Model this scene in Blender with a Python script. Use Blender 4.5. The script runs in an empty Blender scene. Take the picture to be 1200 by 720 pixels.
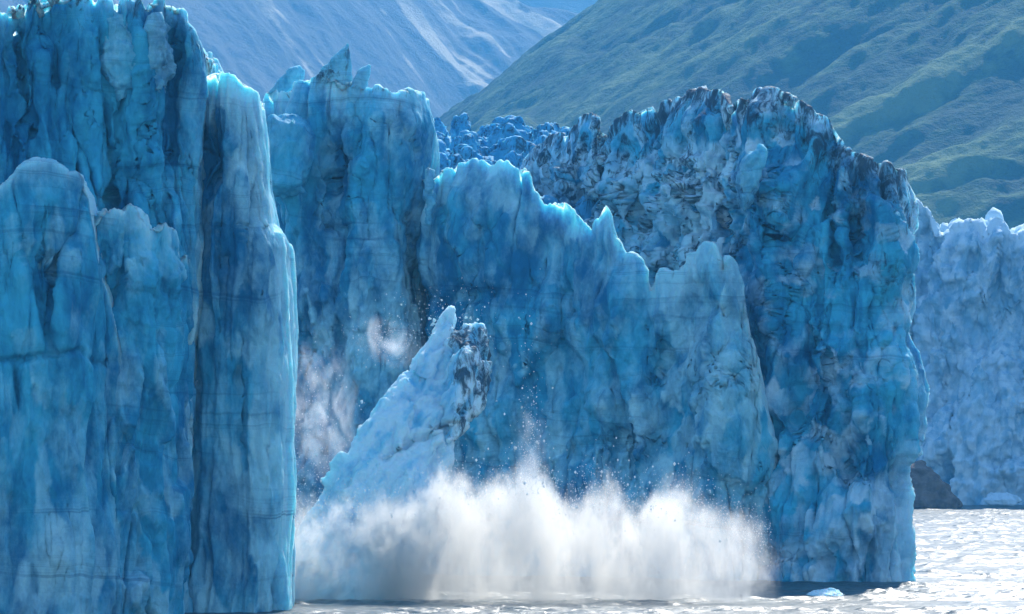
import bpy, bmesh, math
import numpy as np
from mathutils import Vector

R = math.radians
scene = bpy.context.scene
COL = scene.collection
F = 4424.0            # focal length in pixels of the 1200 px wide photograph
CAMH = 25.0           # eye height above the water
HZ = 520.0            # row of the sea horizon


def W(px, py, Z):
    """point of the place seen at that pixel at the distance Z"""
    return np.array([(px - 600.0) * Z / F, Z, CAMH - (py - HZ) * Z / F])


def XZ(px, Z):
    return ((px - 600.0) * Z / F, Z)


# ----------------------------------------------------------------- noise
def _h(ix, iy, iz, seed):
    h = (ix.astype(np.uint32) * np.uint32(374761393) + iy.astype(np.uint32) * np.uint32(668265263)
         + iz.astype(np.uint32) * np.uint32(2147483647) + np.uint32((seed * 1274126177 + 12345) & 0xffffffff))
    h = (h ^ (h >> np.uint32(13))) * np.uint32(1274126177)
    h = (h ^ (h >> np.uint32(16))) * np.uint32(2246822519)
    h ^= h >> np.uint32(13)
    h *= np.uint32(3266489917)
    return h ^ (h >> np.uint32(16))


def _u(h, k=0):
    if k:
        h = (h ^ np.uint32(k * 0x9E3779B1 & 0xffffffff)) * np.uint32(2654435761)
        h = h ^ (h >> np.uint32(15))
        h = h * np.uint32(2246822519)
        h = h ^ (h >> np.uint32(13))
    return (h & np.uint32(0xffffff)).astype(np.float32) / np.float32(0xffffff)


_G = np.array([[1, 1, 0], [-1, 1, 0], [1, -1, 0], [-1, -1, 0], [1, 0, 1], [-1, 0, 1], [1, 0, -1], [-1, 0, -1],
               [0, 1, 1], [0, -1, 1], [0, 1, -1], [0, -1, -1], [1, 1, 0], [-1, 1, 0], [0, -1, 1], [0, -1, -1]], np.float32)


def perlin(p, seed=0):
    p = np.asarray(p, np.float32)
    f0 = np.floor(p)
    i = f0.astype(np.int64)
    f = p - f0
    w = f * f * f * (f * (f * 6 - 15) + 10)
    out = np.zeros(p.shape[:-1], np.float32)
    for dx in (0, 1):
        wx = w[..., 0] if dx else 1 - w[..., 0]
        for dy in (0, 1):
            wy = w[..., 1] if dy else 1 - w[..., 1]
            for dz in (0, 1):
                wz = w[..., 2] if dz else 1 - w[..., 2]
                g = _G[(_h(i[..., 0] + dx, i[..., 1] + dy, i[..., 2] + dz, seed) & np.uint32(15)).astype(np.int64)]
                out += wx * wy * wz * (g[..., 0] * (f[..., 0] - dx) + g[..., 1] * (f[..., 1] - dy) + g[..., 2] * (f[..., 2] - dz))
    return out


def fbm(p, octv=4, seed=0, gain=0.5):
    a, s, out = 1.0, 1.0, 0
    for k in range(octv):
        out = out + a * perlin(p * s, seed + k)
        a *= gain
        s *= 2.03
    return out


def ridged(p, octv=3, seed=0):
    a, s, out = 1.0, 1.0, 0
    for k in range(octv):
        out = out + a * (1 - 2.2 * np.abs(perlin(p * s, seed + k)))
        a *= 0.5
        s *= 2.1
    return out / 1.75


def facets(p, scale, seed=0, tilt=1.0, bevel=0.12):
    """broken ice: every cell its own offset and its own slope; second value = distance to the crack"""
    q = (np.asarray(p, np.float32) / np.asarray(scale, np.float32)).astype(np.float32)
    i = np.floor(q).astype(np.int64)
    sh = q.shape[:-1]
    d1 = np.full(sh, 9, np.float32)
    d2 = np.full(sh, 9, np.float32)
    h1 = np.zeros(sh, np.uint32); h2 = np.zeros(sh, np.uint32)
    c1 = np.zeros(q.shape, np.float32); c2 = np.zeros(q.shape, np.float32)
    for dx in (-1, 0, 1):
        for dy in (-1, 0, 1):
            for dz in (-1, 0, 1):
                h = _h(i[..., 0] + dx, i[..., 1] + dy, i[..., 2] + dz, seed)
                c = np.stack([i[..., 0] + dx + _u(h, 1), i[..., 1] + dy + _u(h, 2), i[..., 2] + dz + _u(h, 3)], -1).astype(np.float32)
                d = np.sqrt(((q - c) ** 2).sum(-1))
                n = d < d1
                m = (~n) & (d < d2)
                d2 = np.where(n, d1, np.where(m, d, d2))
                h2 = np.where(n, h1, np.where(m, h, h2))
                c2 = np.where(n[..., None], c1, np.where(m[..., None], c, c2))
                d1 = np.where(n, d, d1)
                h1 = np.where(n, h, h1)
                c1 = np.where(n[..., None], c, c1)

    def plane(hb, cb):
        tv = np.stack([_u(hb, 5), _u(hb, 6), _u(hb, 7)], -1) - 0.5
        return (_u(hb, 4) - 0.5) + tilt * 2 * (tv * (q - cb)).sum(-1)
    e = d2 - d1
    w = 0.5 + 0.5 * np.clip(e / bevel, 0, 1)
    return (plane(h1, c1) * w + plane(h2, c2) * (1 - w)).astype(np.float32), e


def smooth(a, b, x):
    t = np.clip((x - a) / (b - a), 0, 1)
    return t * t * (3 - 2 * t)


# ----------------------------------------------------------------- objects
def tag(o, label=None, cat=None, group=None, kind=None):
    if label: o['label'] = label
    if cat: o['category'] = cat
    if group: o['group'] = group
    if kind: o['kind'] = kind
    return o


def link(name, verts, faces, mat, parent=None, attrs=None, shade=True):
    me = bpy.data.meshes.new(name)
    verts = np.ascontiguousarray(verts, np.float32).reshape(-1, 3)
    faces = np.asarray(faces, np.int32)
    me.vertices.add(len(verts))
    me.vertices.foreach_set('co', verts.ravel())
    n, k = faces.shape
    me.loops.add(n * k)
    me.loops.foreach_set('vertex_index', faces.ravel())
    me.polygons.add(n)
    me.polygons.foreach_set('loop_start', np.arange(0, n * k, k, dtype=np.int32))
    me.polygons.foreach_set('loop_total', np.full(n, k, np.int32))
    me.polygons.foreach_set('use_smooth', np.full(n, shade, bool))
    for nm, v in (attrs or {}).items():
        a = me.attributes.new(nm, 'FLOAT', 'POINT')
        a.data.foreach_set('value', np.ascontiguousarray(v, np.float32).ravel())
    me.update(calc_edges=True)
    me.validate()
    me.materials.append(mat)
    o = bpy.data.objects.new(name, me)
    COL.objects.link(o)
    if parent: o.parent = parent
    return o


def empty(name, label, cat, group=None):
    o = bpy.data.objects.new(name, None)
    COL.objects.link(o)
    return tag(o, label, cat, group)


def grid_normals(P, wrap=True):
    if wrap:
        du = np.roll(P, -1, 1) - np.roll(P, 1, 1)
    else:
        du = np.gradient(P, axis=1)
    dv = np.gradient(P, axis=0)
    n = np.cross(du, dv)
    n /= np.linalg.norm(n, axis=-1, keepdims=True) + 1e-9
    return n


def pix(P):
    return 600 + P[..., 0] * F / P[..., 1], HZ - (P[..., 2] - CAMH) * F / P[..., 1]


def bump(px, py, cx, cy, rx, ry, amp, sharp=1.0):
    r2 = ((px - cx) / rx) ** 2 + ((py - cy) / ry) ** 2
    return amp * np.exp(-r2 ** sharp)


def ice_mass(name, mat, front, crest, thick, shape, parent=None, ds=0.2, dv=0.22, lean=0.0, edge_l=None, edge_r=None,
             base=-3.0, cap_drop=3.0, jitter=1.0, seed=1, shrink=0.93, round_=6, coarse=False, cap_rows=26, white=0.0, dirt_amt=0.0, dirt_depth=6.0, glow_depth=3.5, edge_glow=1.0, pale_amt=0.42, pale_sc=(3.2, 3.2, 8), joints=None):
    """a solid of ice: a closed plan (front line of (px, Z), back line `thick` behind it) rising to the crest line
    (px, py); `shape(P, px, py, t)` is the relief pushed out along the normal."""
    fx = np.array([XZ(a, b) for a, b in front])
    seg = np.r_[0, np.cumsum(np.hypot(*np.diff(fx, axis=0).T))]
    n = max(12, int(seg[-1] / ds))
    s = np.linspace(0, seg[-1], n)
    X = np.interp(s, seg, fx[:, 0]); Y = np.interp(s, seg, fx[:, 1])
    k = max(1, int(2.5 / ds))
    ker = np.hanning(2 * k + 3); ker /= ker.sum()
    pad = lambda a: np.convolve(np.r_[2 * a[0] - a[1:k + 2][::-1], a, 2 * a[-1] - a[-k - 2:-1][::-1]], ker, 'valid')
    X, Y = pad(X), pad(Y)
    cxm = X.mean()
    nb = max(10, int(seg[-1] / max(1.0, ds * 4)))
    tb = np.linspace(1, 0, nb)
    bX = cxm + (np.interp(tb, np.linspace(0, 1, n), X) - cxm) * shrink
    bY = np.interp(tb, np.linspace(0, 1, n), Y) + thick
    ns = max(8, int(thick / max(0.35, ds * 1.6)))
    e = np.linspace(0, 1, ns + 2)[1:-1]
    e = e ** 1.5
    # side walls: rounded corners
    bul = np.sin(np.pi * e) ** 0.6 * min(1.0, thick * 0.04) * round_ / 6
    rX = X[-1] + (bX[0] - X[-1]) * e + bul; rY = Y[-1] + (bY[0] - Y[-1]) * e
    lX = bX[-1] + (X[0] - bX[-1]) * (1 - e[::-1]) - bul[::-1]; lY = bY[-1] + (Y[0] - bY[-1]) * (1 - e[::-1])
    LX = np.r_[X, rX, bX, lX]; LY = np.r_[Y, rY, bY, lY]
    wf = np.r_[np.ones(n), 1 - e, np.zeros(nb), 1 - e[::-1]]
    # crest heights
    cr = np.array(crest, float)
    fpx = 600 + X * F / Y
    o = np.argsort(fpx)
    Zc = np.interp(cr[:, 0], fpx[o], Y[o]) + lean
    cX = (cr[:, 0] - 600) * Zc / F
    cZ = CAMH - (cr[:, 1] - HZ) * Zc / F
    H = np.interp(LX * 1.0, cX, cZ)
    q = np.stack([LX, np.zeros_like(LX) + seed * 7.3, LY * 0.6], -1)
    if jitter:
        H = H + jitter * (0.7 * fbm(q / 3.2, 3, seed) + 0.6 * facets(q, (1.7, 9, 2.4), seed + 3)[0] + 0.35 * facets(q, (0.7, 9, 1.0), seed + 4)[0])
    H = H - (1 - wf) * 1.0
    nv = max(8, int((H.max() - base) / dv))
    t = np.linspace(0, 1, nv)
    P = np.zeros((nv + cap_rows, len(LX), 3), np.float32)
    zz = base + (H[None, :] - base) * t[:, None]
    P[:nv, :, 0] = LX; P[:nv, :, 1] = LY + lean * wf * np.clip(zz / max(1, H.max()), 0, 1) ** 1.3
    P[:nv, :, 2] = zz
    sx = np.clip((LX - X.min()) / (X.max() - X.min()), 0, 1)
    if edge_l is not None:
        a = np.array(edge_l, float)  # (py, dpx)
        hz = CAMH - (a[:, 0] - HZ) * Y[0] / F
        P[:nv, :, 0] += np.interp(zz, hz[::-1], a[::-1, 1] * Y[0] / F) * (1 - sx)
    if edge_r is not None:
        a = np.array(edge_r, float)
        hz = CAMH - (a[:, 0] - HZ) * Y[-1] / F
        P[:nv, :, 0] += np.interp(zz, hz[::-1], a[::-1, 1] * Y[-1] / F) * sx
    rim = P[nv - 1].copy()
    cen = rim.copy()
    cen[:, 1] = np.interp(rim[:, 0], X[o], Y[o]) + lean + (thick - lean) * 0.5
    cen[:, 0] = cxm + (rim[:, 0] - cxm) * 0.93
    cen[:, 2] = np.interp(cen[:, 0], cX, cZ) - cap_drop
    c = (np.linspace(0, 1, cap_rows + 1)[1:]) ** 1.6
    P[nv:] = rim[None] + (cen - rim)[None] * c[:, None, None]
    tt = np.r_[t, np.ones(cap_rows)][:, None] * np.ones(len(LX))
    cc = np.r_[np.zeros(nv), c][:, None]
    up = np.zeros_like(P); up[..., 2] = 1
    for fn in shape:
        N = grid_normals(P)
        D = N * (1 - cc[..., None]) + up * cc[..., None]
        D[..., 2] *= np.where(cc > 0, 1, 0.6)
        x_, y_ = pix(P)
        d = fn(P, x_, y_, tt)
        nearc = np.where(cc > 0, 0.45, 0.45 + 0.55 * smooth(0.5, 7.0, H[None, :] - P[..., 2]))
        fade = nearc * (0.35 + 0.65 * wf[None, :] * (1 - 0.6 * np.exp(-np.maximum(X.max() - LX, 0) / 2.5))[None, :])
        P = P + D * (np.clip(d, -8, 6) * fade)[..., None].astype(np.float32)
    nr, nc = P.shape[:2]
    ii, jj = np.meshgrid(np.arange(nr - 1), np.arange(nc), indexing='ij')
    j2 = (jj + 1) % nc
    faces = np.stack([ii * nc + jj, ii * nc + j2, (ii + 1) * nc + j2, (ii + 1) * nc + jj], -1).reshape(-1, 4)
    x_, y_ = pix(P)
    below = H[None, :] - P[..., 2]
    below = np.where(cc > 0, 0, below)
    dirt = np.exp(-np.maximum(below, 0) / dirt_depth) * dirt_amt
    wh = np.zeros(P.shape[:2]) + white if not callable(white) else white(P, x_, y_, tt)
    f_, e_ = facets(P + 0.5 * fbm(P / 3.0, 2, 8)[..., None], pale_sc, seed + 71, 0.8)
    wh = wh + pale_amt * f_
    if joints is not None:
        dirt = np.maximum(dirt, joints(x_, y_) * np.exp(-(e_ / 0.10) ** 2) * smooth(-0.1, 0.2, fbm(P / 4.0, 2, 14)))
    wh = np.maximum(wh, 0.95 * smooth(0.005, 0.1, cc + 0 * wh))  # white sunlit rim lines put into the cap's pale colour
    ob = link(name, P, faces, mat, parent, {'paleness': wh, 'dirt': dirt, 'clear': np.maximum(np.exp(-np.maximum(below, 0) / glow_depth), edge_glow * np.exp(-np.maximum(LX[None, :].max() - LX[None, :], 0) / 2.2) + 0 * below)})  # clear: band along crest and right edge, paled to paint a rim glow
    return ob


def hull_mass(name, mat, hulls, voxel, relief, parent=None, paleness=0.3, dirt=0.0, seed=1, passes=1):
    """one solid fused from convex chunks, its surface broken up by `relief(P)`"""
    bm = bmesh.new()
    for pts in hulls:
        vs = [bm.verts.new(tuple(float(c) for c in p)) for p in pts]
        r = bmesh.ops.convex_hull(bm, input=vs)
        bad = [g for g in set(r['geom_interior']) | set(r['geom_unused']) if isinstance(g, bmesh.types.BMVert) and g.is_valid]
        if bad:
            bmesh.ops.delete(bm, geom=bad, context='VERTS')
    bmesh.ops.recalc_face_normals(bm, faces=bm.faces[:])
    me = bpy.data.meshes.new(name)
    bm.to_mesh(me); bm.free()
    ob = bpy.data.objects.new(name, me)
    COL.objects.link(ob)
    md = ob.modifiers.new('r', 'REMESH'); md.mode = 'VOXEL'; md.voxel_size = voxel
    dg = bpy.context.evaluated_depsgraph_get()
    me2 = bpy.data.meshes.new_from_object(ob.evaluated_get(dg))
    ob.modifiers.clear()
    ob.data = me2
    bpy.data.meshes.remove(me)
    me2.name = name
    nv = len(me2.vertices)
    co = np.zeros(nv * 3, np.float32); no = np.zeros(nv * 3, np.float32)
    for fn in relief:
        me2.vertices.foreach_get('co', co)
        me2.vertices.foreach_get('normal', no)
        P = co.reshape(-1, 3); N = no.reshape(-1, 3)
        P = P + N * fn(P)[:, None]
        me2.vertices.foreach_set('co', np.ascontiguousarray(P, np.float32).ravel())
        me2.update()
    me2.polygons.foreach_set('use_smooth', np.ones(len(me2.polygons), bool))
    for nm, v in (('paleness', paleness), ('dirt', dirt), ('clear', 0.15)):
        a = me2.attributes.new(nm, 'FLOAT', 'POINT')
        val = v(P) if callable(v) else np.full(nv, v)
        a.data.foreach_set('value', np.ascontiguousarray(val, np.float32))
    me2.materials.clear(); me2.materials.append(mat)
    if parent: ob.parent = parent
    return ob


# ----------------------------------------------------------------- materials
class NT:
    def __init__(s, tree): s.t = tree
    def n(s, typ, **kw):
        nd = s.t.nodes.new(typ)
        for k, v in kw.items():
            if k.startswith('i_'):
                key = k[2:]
                key = int(key) if key.isdigit() else key.replace('_', ' ')
                if hasattr(v, 'links') or isinstance(v, bpy.types.NodeSocket): s.t.links.new(v, nd.inputs[key])
                else: nd.inputs[key].default_value = v
            else: setattr(nd, k, v)
        return nd
    def math(s, op, a, b=0.0, c=0.0, clamp=False):
        nd = s.t.nodes.new('ShaderNodeMath'); nd.operation = op; nd.use_clamp = clamp
        for k, v in enumerate((a, b, c)):
            if isinstance(v, bpy.types.NodeSocket): s.t.links.new(v, nd.inputs[k])
            else: nd.inputs[k].default_value = v
        return nd.outputs[0]
    def mix(s, f, a, b, blend='MIX'):
        nd = s.t.nodes.new('ShaderNodeMix'); nd.data_type = 'RGBA'; nd.blend_type = blend; nd.clamp_factor = True
        for k, v in ((0, f), (6, a), (7, b)):
            if isinstance(v, bpy.types.NodeSocket): s.t.links.new(v, nd.inputs[k])
            else: nd.inputs[k].default_value = v if k == 0 else (*v, 1)
        return nd.outputs[2]
    def ramp(s, f, lo, hi):
        nd = s.t.nodes.new('ShaderNodeMapRange'); nd.interpolation_type = 'SMOOTHSTEP'
        s.t.links.new(f, nd.inputs[0]); nd.inputs[1].default_value = lo; nd.inputs[2].default_value = hi
        return nd.outputs[0]
    def noise(s, vec, scale, detail=4, rough=0.55, stretch=None, dist=0.0):
        if stretch:
            m = s.t.nodes.new('ShaderNodeMapping'); m.inputs['Scale'].default_value = stretch
            s.t.links.new(vec, m.inputs[0]); vec = m.outputs[0]
        nd = s.t.nodes.new('ShaderNodeTexNoise')
        s.t.links.new(vec, nd.inputs['Vector'])
        nd.inputs['Scale'].default_value = scale; nd.inputs['Detail'].default_value = detail
        nd.inputs['Roughness'].default_value = rough; nd.inputs['Distortion'].default_value = dist
        return nd.outputs[0]
    def link(s, a, b): s.t.links.new(a, b)


def new_mat(name):
    m = bpy.data.materials.new(name); m.use_nodes = True
    t = m.node_tree
    t.nodes.clear()
    nt = NT(t)
    out = t.nodes.new('ShaderNodeOutputMaterial')
    return m, nt, out


def ice_material(name, deep, mid, pale, sss=0.5, sss_scale=1.6, bands=0.3, rough=0.68, bumpd=0.6, fl=1.0):
    m, nt, out = new_mat(name)
    pos = nt.n('ShaderNodeTexCoord').outputs['Object']
    paleness = nt.n('ShaderNodeAttribute', attribute_name='paleness').outputs['Fac']
    dirt = nt.n('ShaderNodeAttribute', attribute_name='dirt').outputs['Fac']
    big = nt.noise(pos, 0.06, 4, 0.55, (1, 1, 0.45), 0.6)
    med = nt.noise(pos, 0.35, 5, 0.62, (1, 1, 0.5), 0.4)
    fine = nt.noise(pos, 1.6, 5, 0.65, (1, 1, 0.7))
    c = nt.mix(nt.ramp(nt.math('ADD', big, nt.math('MULTIPLY', med, 0.5)), 0.58, 0.92), deep, mid)
    # pale, bubbly ice where it is freshly broken; along crests and edges a painted rim glow
    clear = nt.n('ShaderNodeAttribute', attribute_name='clear').outputs['Fac']  # mask of the painted rim glow
    pf = nt.math('ADD', nt.math('ADD', nt.math('ADD', nt.math('MULTIPLY', paleness, 0.9), nt.math('MULTIPLY', clear, 0.55)), nt.math('MULTIPLY', nt.math('SUBTRACT', nt.noise(pos, 0.11, 3, 0.6), 0.5), 0.6)), nt.math('MULTIPLY', nt.math('SUBTRACT', nt.math('ADD', nt.math('MULTIPLY', med, 0.6), nt.math('MULTIPLY', fine, 0.4)), 0.5), 0.9))
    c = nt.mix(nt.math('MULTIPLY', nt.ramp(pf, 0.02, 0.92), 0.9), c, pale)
    # bedding: thin darker bands of clear ice, a little tilted and wavy
    sep = nt.n('ShaderNodeSeparateXYZ', i_0=pos)
    wob = nt.noise(pos, 0.045, 3, 0.5)
    zb = nt.math('ADD', nt.math('ADD', sep.outputs[2], nt.math('MULTIPLY', sep.outputs[0], 0.06)), nt.math('MULTIPLY', wob, 7.0))
    cv = nt.n('ShaderNodeCombineXYZ', i_2=zb)
    band = nt.noise(cv.outputs[0], 0.55, 5, 0.75)
    bpatch = nt.ramp(nt.noise(pos, 0.05, 2, 0.5, (1, 1, 1.6)), 0.4, 0.65)
    c = nt.mix(nt.math('MULTIPLY', nt.math('MULTIPLY', nt.ramp(band, 0.50, 0.68), bpatch), bands), c, (deep[0] * .35, deep[1] * .5, deep[2] * .62))
    # grit and dark debris near the old surface
    gn = nt.noise(pos, 0.38, 7, 0.70, (1.2, 1, 0.5), 1.6)
    gn2 = nt.noise(pos, 0.14, 3, 0.6)
    gd = nt.math('ADD', gn, nt.math('MULTIPLY', nt.math('SUBTRACT', gn2, 0.5), 0.7))
    dm = nt.ramp(nt.math('ADD', gd, nt.math('MULTIPLY', nt.math('SUBTRACT', dirt, 0.55), 0.26)), 0.50, 0.72)
    dm = nt.math('MULTIPLY', dm, nt.ramp(dirt, 0.03, 0.3))
    dirtcol = nt.mix(fine, (0.006, 0.024, 0.05), (0.03, 0.075, 0.12))
    c = nt.mix(nt.math('MULTIPLY', dm, 0.93), c, dirtcol)
    b1 = nt.noise(pos, 0.9, 6, 0.6, (1, 1, 0.55), 0.3)
    bn = nt.n('ShaderNodeBump', i_Strength=bumpd, i_Distance=0.5, i_Height=b1)
    b2 = nt.noise(pos, 3.5, 5, 0.65)
    bn2 = nt.n('ShaderNodeBump', i_Strength=bumpd * 0.7, i_Distance=0.14, i_Height=b2, i_Normal=bn.outputs[0])
    p = nt.n('ShaderNodeBsdfPrincipled', i_Base_Color=c, i_Roughness=rough, i_IOR=1.31, i_Normal=bn2.outputs[0])
    p.inputs['Specular IOR Level'].default_value = 0.25
    if sss:
        p.subsurface_method = 'RANDOM_WALK'
        clear = nt.n('ShaderNodeAttribute', attribute_name='clear').outputs['Fac']
        sw = nt.math('ADD', sss, nt.math('MULTIPLY', clear, 0.85 - sss), clamp=True)
        nt.link(nt.math('MULTIPLY', nt.math('SUBTRACT', 1.0, dm), sw), p.inputs['Subsurface Weight'])
        p.inputs['Subsurface Anisotropy'].default_value = 0.6
        p.inputs['Subsurface Radius'].default_value = (0.42, 0.86, 1.0)
        p.inputs['Subsurface Scale'].default_value = sss_scale
    nt.link(p.outputs[0], out.inputs[0])
    return m


M = {}
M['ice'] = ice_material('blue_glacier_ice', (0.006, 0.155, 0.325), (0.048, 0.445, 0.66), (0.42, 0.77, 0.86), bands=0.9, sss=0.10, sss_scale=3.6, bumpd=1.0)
M['ice_pale'] = ice_material('pale_broken_ice', (0.03, 0.28, 0.50), (0.12, 0.45, 0.68), (0.50, 0.70, 0.82), bands=0.2)
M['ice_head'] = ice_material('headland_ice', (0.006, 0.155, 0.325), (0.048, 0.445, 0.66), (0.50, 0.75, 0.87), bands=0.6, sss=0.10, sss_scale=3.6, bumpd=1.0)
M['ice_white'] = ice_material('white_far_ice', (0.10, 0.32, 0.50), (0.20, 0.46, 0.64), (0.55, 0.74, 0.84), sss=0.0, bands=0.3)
M['ice_block'] = ice_material('fresh_ice', (0.07, 0.44, 0.70), (0.22, 0.64, 0.84), (0.62, 0.84, 0.92), bands=0.0, sss=0.35, sss_scale=3.0, bumpd=0.9)


def rock_material():
    m, nt, out = new_mat('brown_rock')
    pos = nt.n('ShaderNodeTexCoord').outputs['Object']
    n = nt.noise(pos, 0.25, 6, 0.65)
    c = nt.mix(nt.ramp(n, 0.35, 0.65), (0.075, 0.062, 0.058), (0.17, 0.14, 0.125))
    bn = nt.n('ShaderNodeBump', i_Strength=0.8, i_Distance=1.2, i_Height=nt.noise(pos, 0.6, 6, 0.65))
    p = nt.n('ShaderNodeBsdfPrincipled', i_Base_Color=c, i_Roughness=0.85, i_Normal=bn.outputs[0])
    nt.link(p.outputs[0], out.inputs[0])
    return m


M['rock'] = rock_material()


def water_material():
    m, nt, out = new_mat('sea_water')
    pos = nt.n('ShaderNodeTexCoord').outputs['Object']
    n2 = nt.noise(pos, 1.6, 4, 0.6, (0.7, 1, 1))
    b2 = nt.n('ShaderNodeBump', i_Strength=1.0, i_Distance=0.12, i_Height=n2)
    p = nt.n('ShaderNodeBsdfPrincipled', i_Roughness=0.36, i_IOR=1.333, i_Normal=b2.outputs[0])
    p.inputs['Base Color'].default_value = (0.035, 0.075, 0.09, 1)
    nt.link(p.outputs[0], out.inputs[0])
    return m


M['water'] = water_material()


def mountain_material(name, dark, green, pale, streak, centre, lo=0.12, hi=0.6):
    m, nt, out = new_mat(name)
    pos = nt.n('ShaderNodeTexCoord').outputs['Object']
    a = nt.n('ShaderNodeAttribute', attribute_name='rib').outputs['Fac']
    n1 = nt.noise(pos, 0.006, 5, 0.6, None, 0.5)
    n2 = nt.noise(pos, 0.035, 6, 0.7)
    n3 = nt.noise(pos, 0.12, 3, 0.7)
    v = nt.math('ADD', nt.math('MULTIPLY', n1, 0.5), nt.math('ADD', nt.math('MULTIPLY', n2, 0.45), nt.math('MULTIPLY', n3, 0.25)))
    c = nt.mix(nt.ramp(nt.math('ADD', v, nt.math('MULTIPLY', a, 0.18)), 0.48, 0.74), dark, green)
    pv = nt.math('ADD', nt.math('MULTIPLY', a, streak), nt.math('MULTIPLY', nt.math('SUBTRACT', v, 0.6), 1.2))
    c = nt.mix(nt.ramp(pv, lo, hi), c, pale)
    bn = nt.n('ShaderNodeBump', i_Strength=0.9, i_Distance=9.0, i_Height=nt.math('ADD', n2, nt.math('MULTIPLY', n3, 0.5)))
    p = nt.n('ShaderNodeBsdfPrincipled', i_Base_Color=c, i_Roughness=0.9, i_Normal=bn.outputs[0])
    p.inputs['Specular IOR Level'].default_value = 0.1
    nt.link(p.outputs[0], out.inputs[0])
    return m


# ----------------------------------------------------------------- relief recipes
def big_relief(a, sc, seed, flute=1.0, fl_sc=(4.5, 4.5, 50), chunk=1.5, ch_sc=(6, 6, 13), cm=None, fm=None, crack=1.6, panel=2.0):
    def fn(P, px, py, t):
        w = np.stack([fbm(P / np.array([8, 8, 26]), 2, seed + 11), fbm(P / np.array([8, 8, 26]), 2, seed + 12), fbm(P / np.array([6, 6, 12]), 2, seed + 13)], -1) * np.array([1.8, 1.8, 4.0])
        Q = P + w
        d = 0.95 * a * fbm(Q / np.array(sc), 3, seed)
        if flute:
            d += (1.3 if fm is None else 1.3 * fm(px, py)) * flute * (ridged(Q / np.array(fl_sc), 3, seed + 21) - 0.45)
        if chunk:
            q = P + 0.25 * w
            m = 1.0 if cm is None else cm(px, py)
            sc_ = np.array(ch_sc) * np.array([1.0, 1.0, panel])
            f, e = facets(q, sc_, seed + 31, 1.0, 0.07)
            d += 1.35 * m * chunk * f
            f, e = facets(q + 3.1, sc_ * 0.42, seed + 32, 1.0, 0.09)
            d += 0.40 * m * chunk * f
        if crack:
            n = perlin(Q / np.array([5.5, 5.5, 52]), seed + 61)
            gate = smooth(-0.05, 0.25, fbm(P / np.array([10, 10, 26]), 2, seed + 62))
            d -= crack * gate * np.exp(-(n / 0.045) ** 2)
        return d
    return fn


def fine_relief(c1=0.7, s1=(2.2, 2.2, 3.4), c2=0.22, s2=(0.75, 0.75, 1.1), n=0.22, seed=5, mask=None, bevel=0.12):
    def fn(P, px, py, t):
        w = fbm(P / 3.0, 2, seed + 41)[..., None] * 0.4
        Q = P + w
        f, e = facets(Q, s1, seed, 1.0, bevel)
        k = 1.0 if mask is None else mask(px, py)
        d = 0.62 * k * c1 * f
        f, e = facets(Q, s2, seed + 1, 1.0, bevel)
        d = d + 0.7 * k * c2 * f
        d = d + 0.6 * n * fbm(P / np.array([1.3, 1.3, 3.4]), 4, seed + 2, 0.6) + 1.2 * n * (ridged(Q / np.array([2.4, 2.4, 14]), 3, seed + 3) - 0.4)
        return d
    return fn


def sculpt(lst):
    def fn(P, px, py, t):
        wx = px + 9 * fbm(P / 5.0, 2, 77); wy = py + 14 * fbm(P / 6.0, 2, 78)
        d = 0
        for b in lst:
            d = d + bump(wx, wy, *b)
        return d
    return fn


QUALITY = 1.0
# ================================================================= the ice front
# --- left foreground cliff
def up(px, py):      # fades in towards the top
    return smooth(330, 120, py)

left = empty('ice_cliff', 'tall deep blue ice cliff filling the left edge, fluted above and banded below', 'ice cliff')
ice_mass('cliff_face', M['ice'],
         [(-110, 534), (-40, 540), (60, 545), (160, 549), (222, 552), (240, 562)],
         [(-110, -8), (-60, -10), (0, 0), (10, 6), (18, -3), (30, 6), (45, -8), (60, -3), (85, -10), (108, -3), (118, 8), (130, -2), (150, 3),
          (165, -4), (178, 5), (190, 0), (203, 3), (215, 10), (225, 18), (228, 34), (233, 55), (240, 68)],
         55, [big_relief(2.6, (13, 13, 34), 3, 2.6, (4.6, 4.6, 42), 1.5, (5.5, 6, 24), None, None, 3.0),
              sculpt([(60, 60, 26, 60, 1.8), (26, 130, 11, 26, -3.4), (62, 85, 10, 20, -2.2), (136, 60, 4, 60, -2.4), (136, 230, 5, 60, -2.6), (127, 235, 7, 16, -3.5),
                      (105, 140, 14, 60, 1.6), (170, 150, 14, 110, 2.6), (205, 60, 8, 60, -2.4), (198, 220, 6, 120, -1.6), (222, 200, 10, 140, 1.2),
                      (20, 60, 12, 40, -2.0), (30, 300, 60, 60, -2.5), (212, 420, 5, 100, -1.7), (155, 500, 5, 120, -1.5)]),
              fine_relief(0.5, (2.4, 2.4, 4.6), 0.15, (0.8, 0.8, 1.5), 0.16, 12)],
         left, lean=4.0, jitter=1.3, seed=3, cap_drop=16, glow_depth=2.0, edge_r=[(30, -8), (60, 0), (100, -2), (150, -5), (200, -6), (300, -8), (500, -22), (720, -50)],
         white=lambda P, x, y, t: -0.25 + 0.65 * smooth(60, 500, y), dirt_amt=0.55, dirt_depth=8)  # darker top: crevice shade and deeper ice put into the colour
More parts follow.
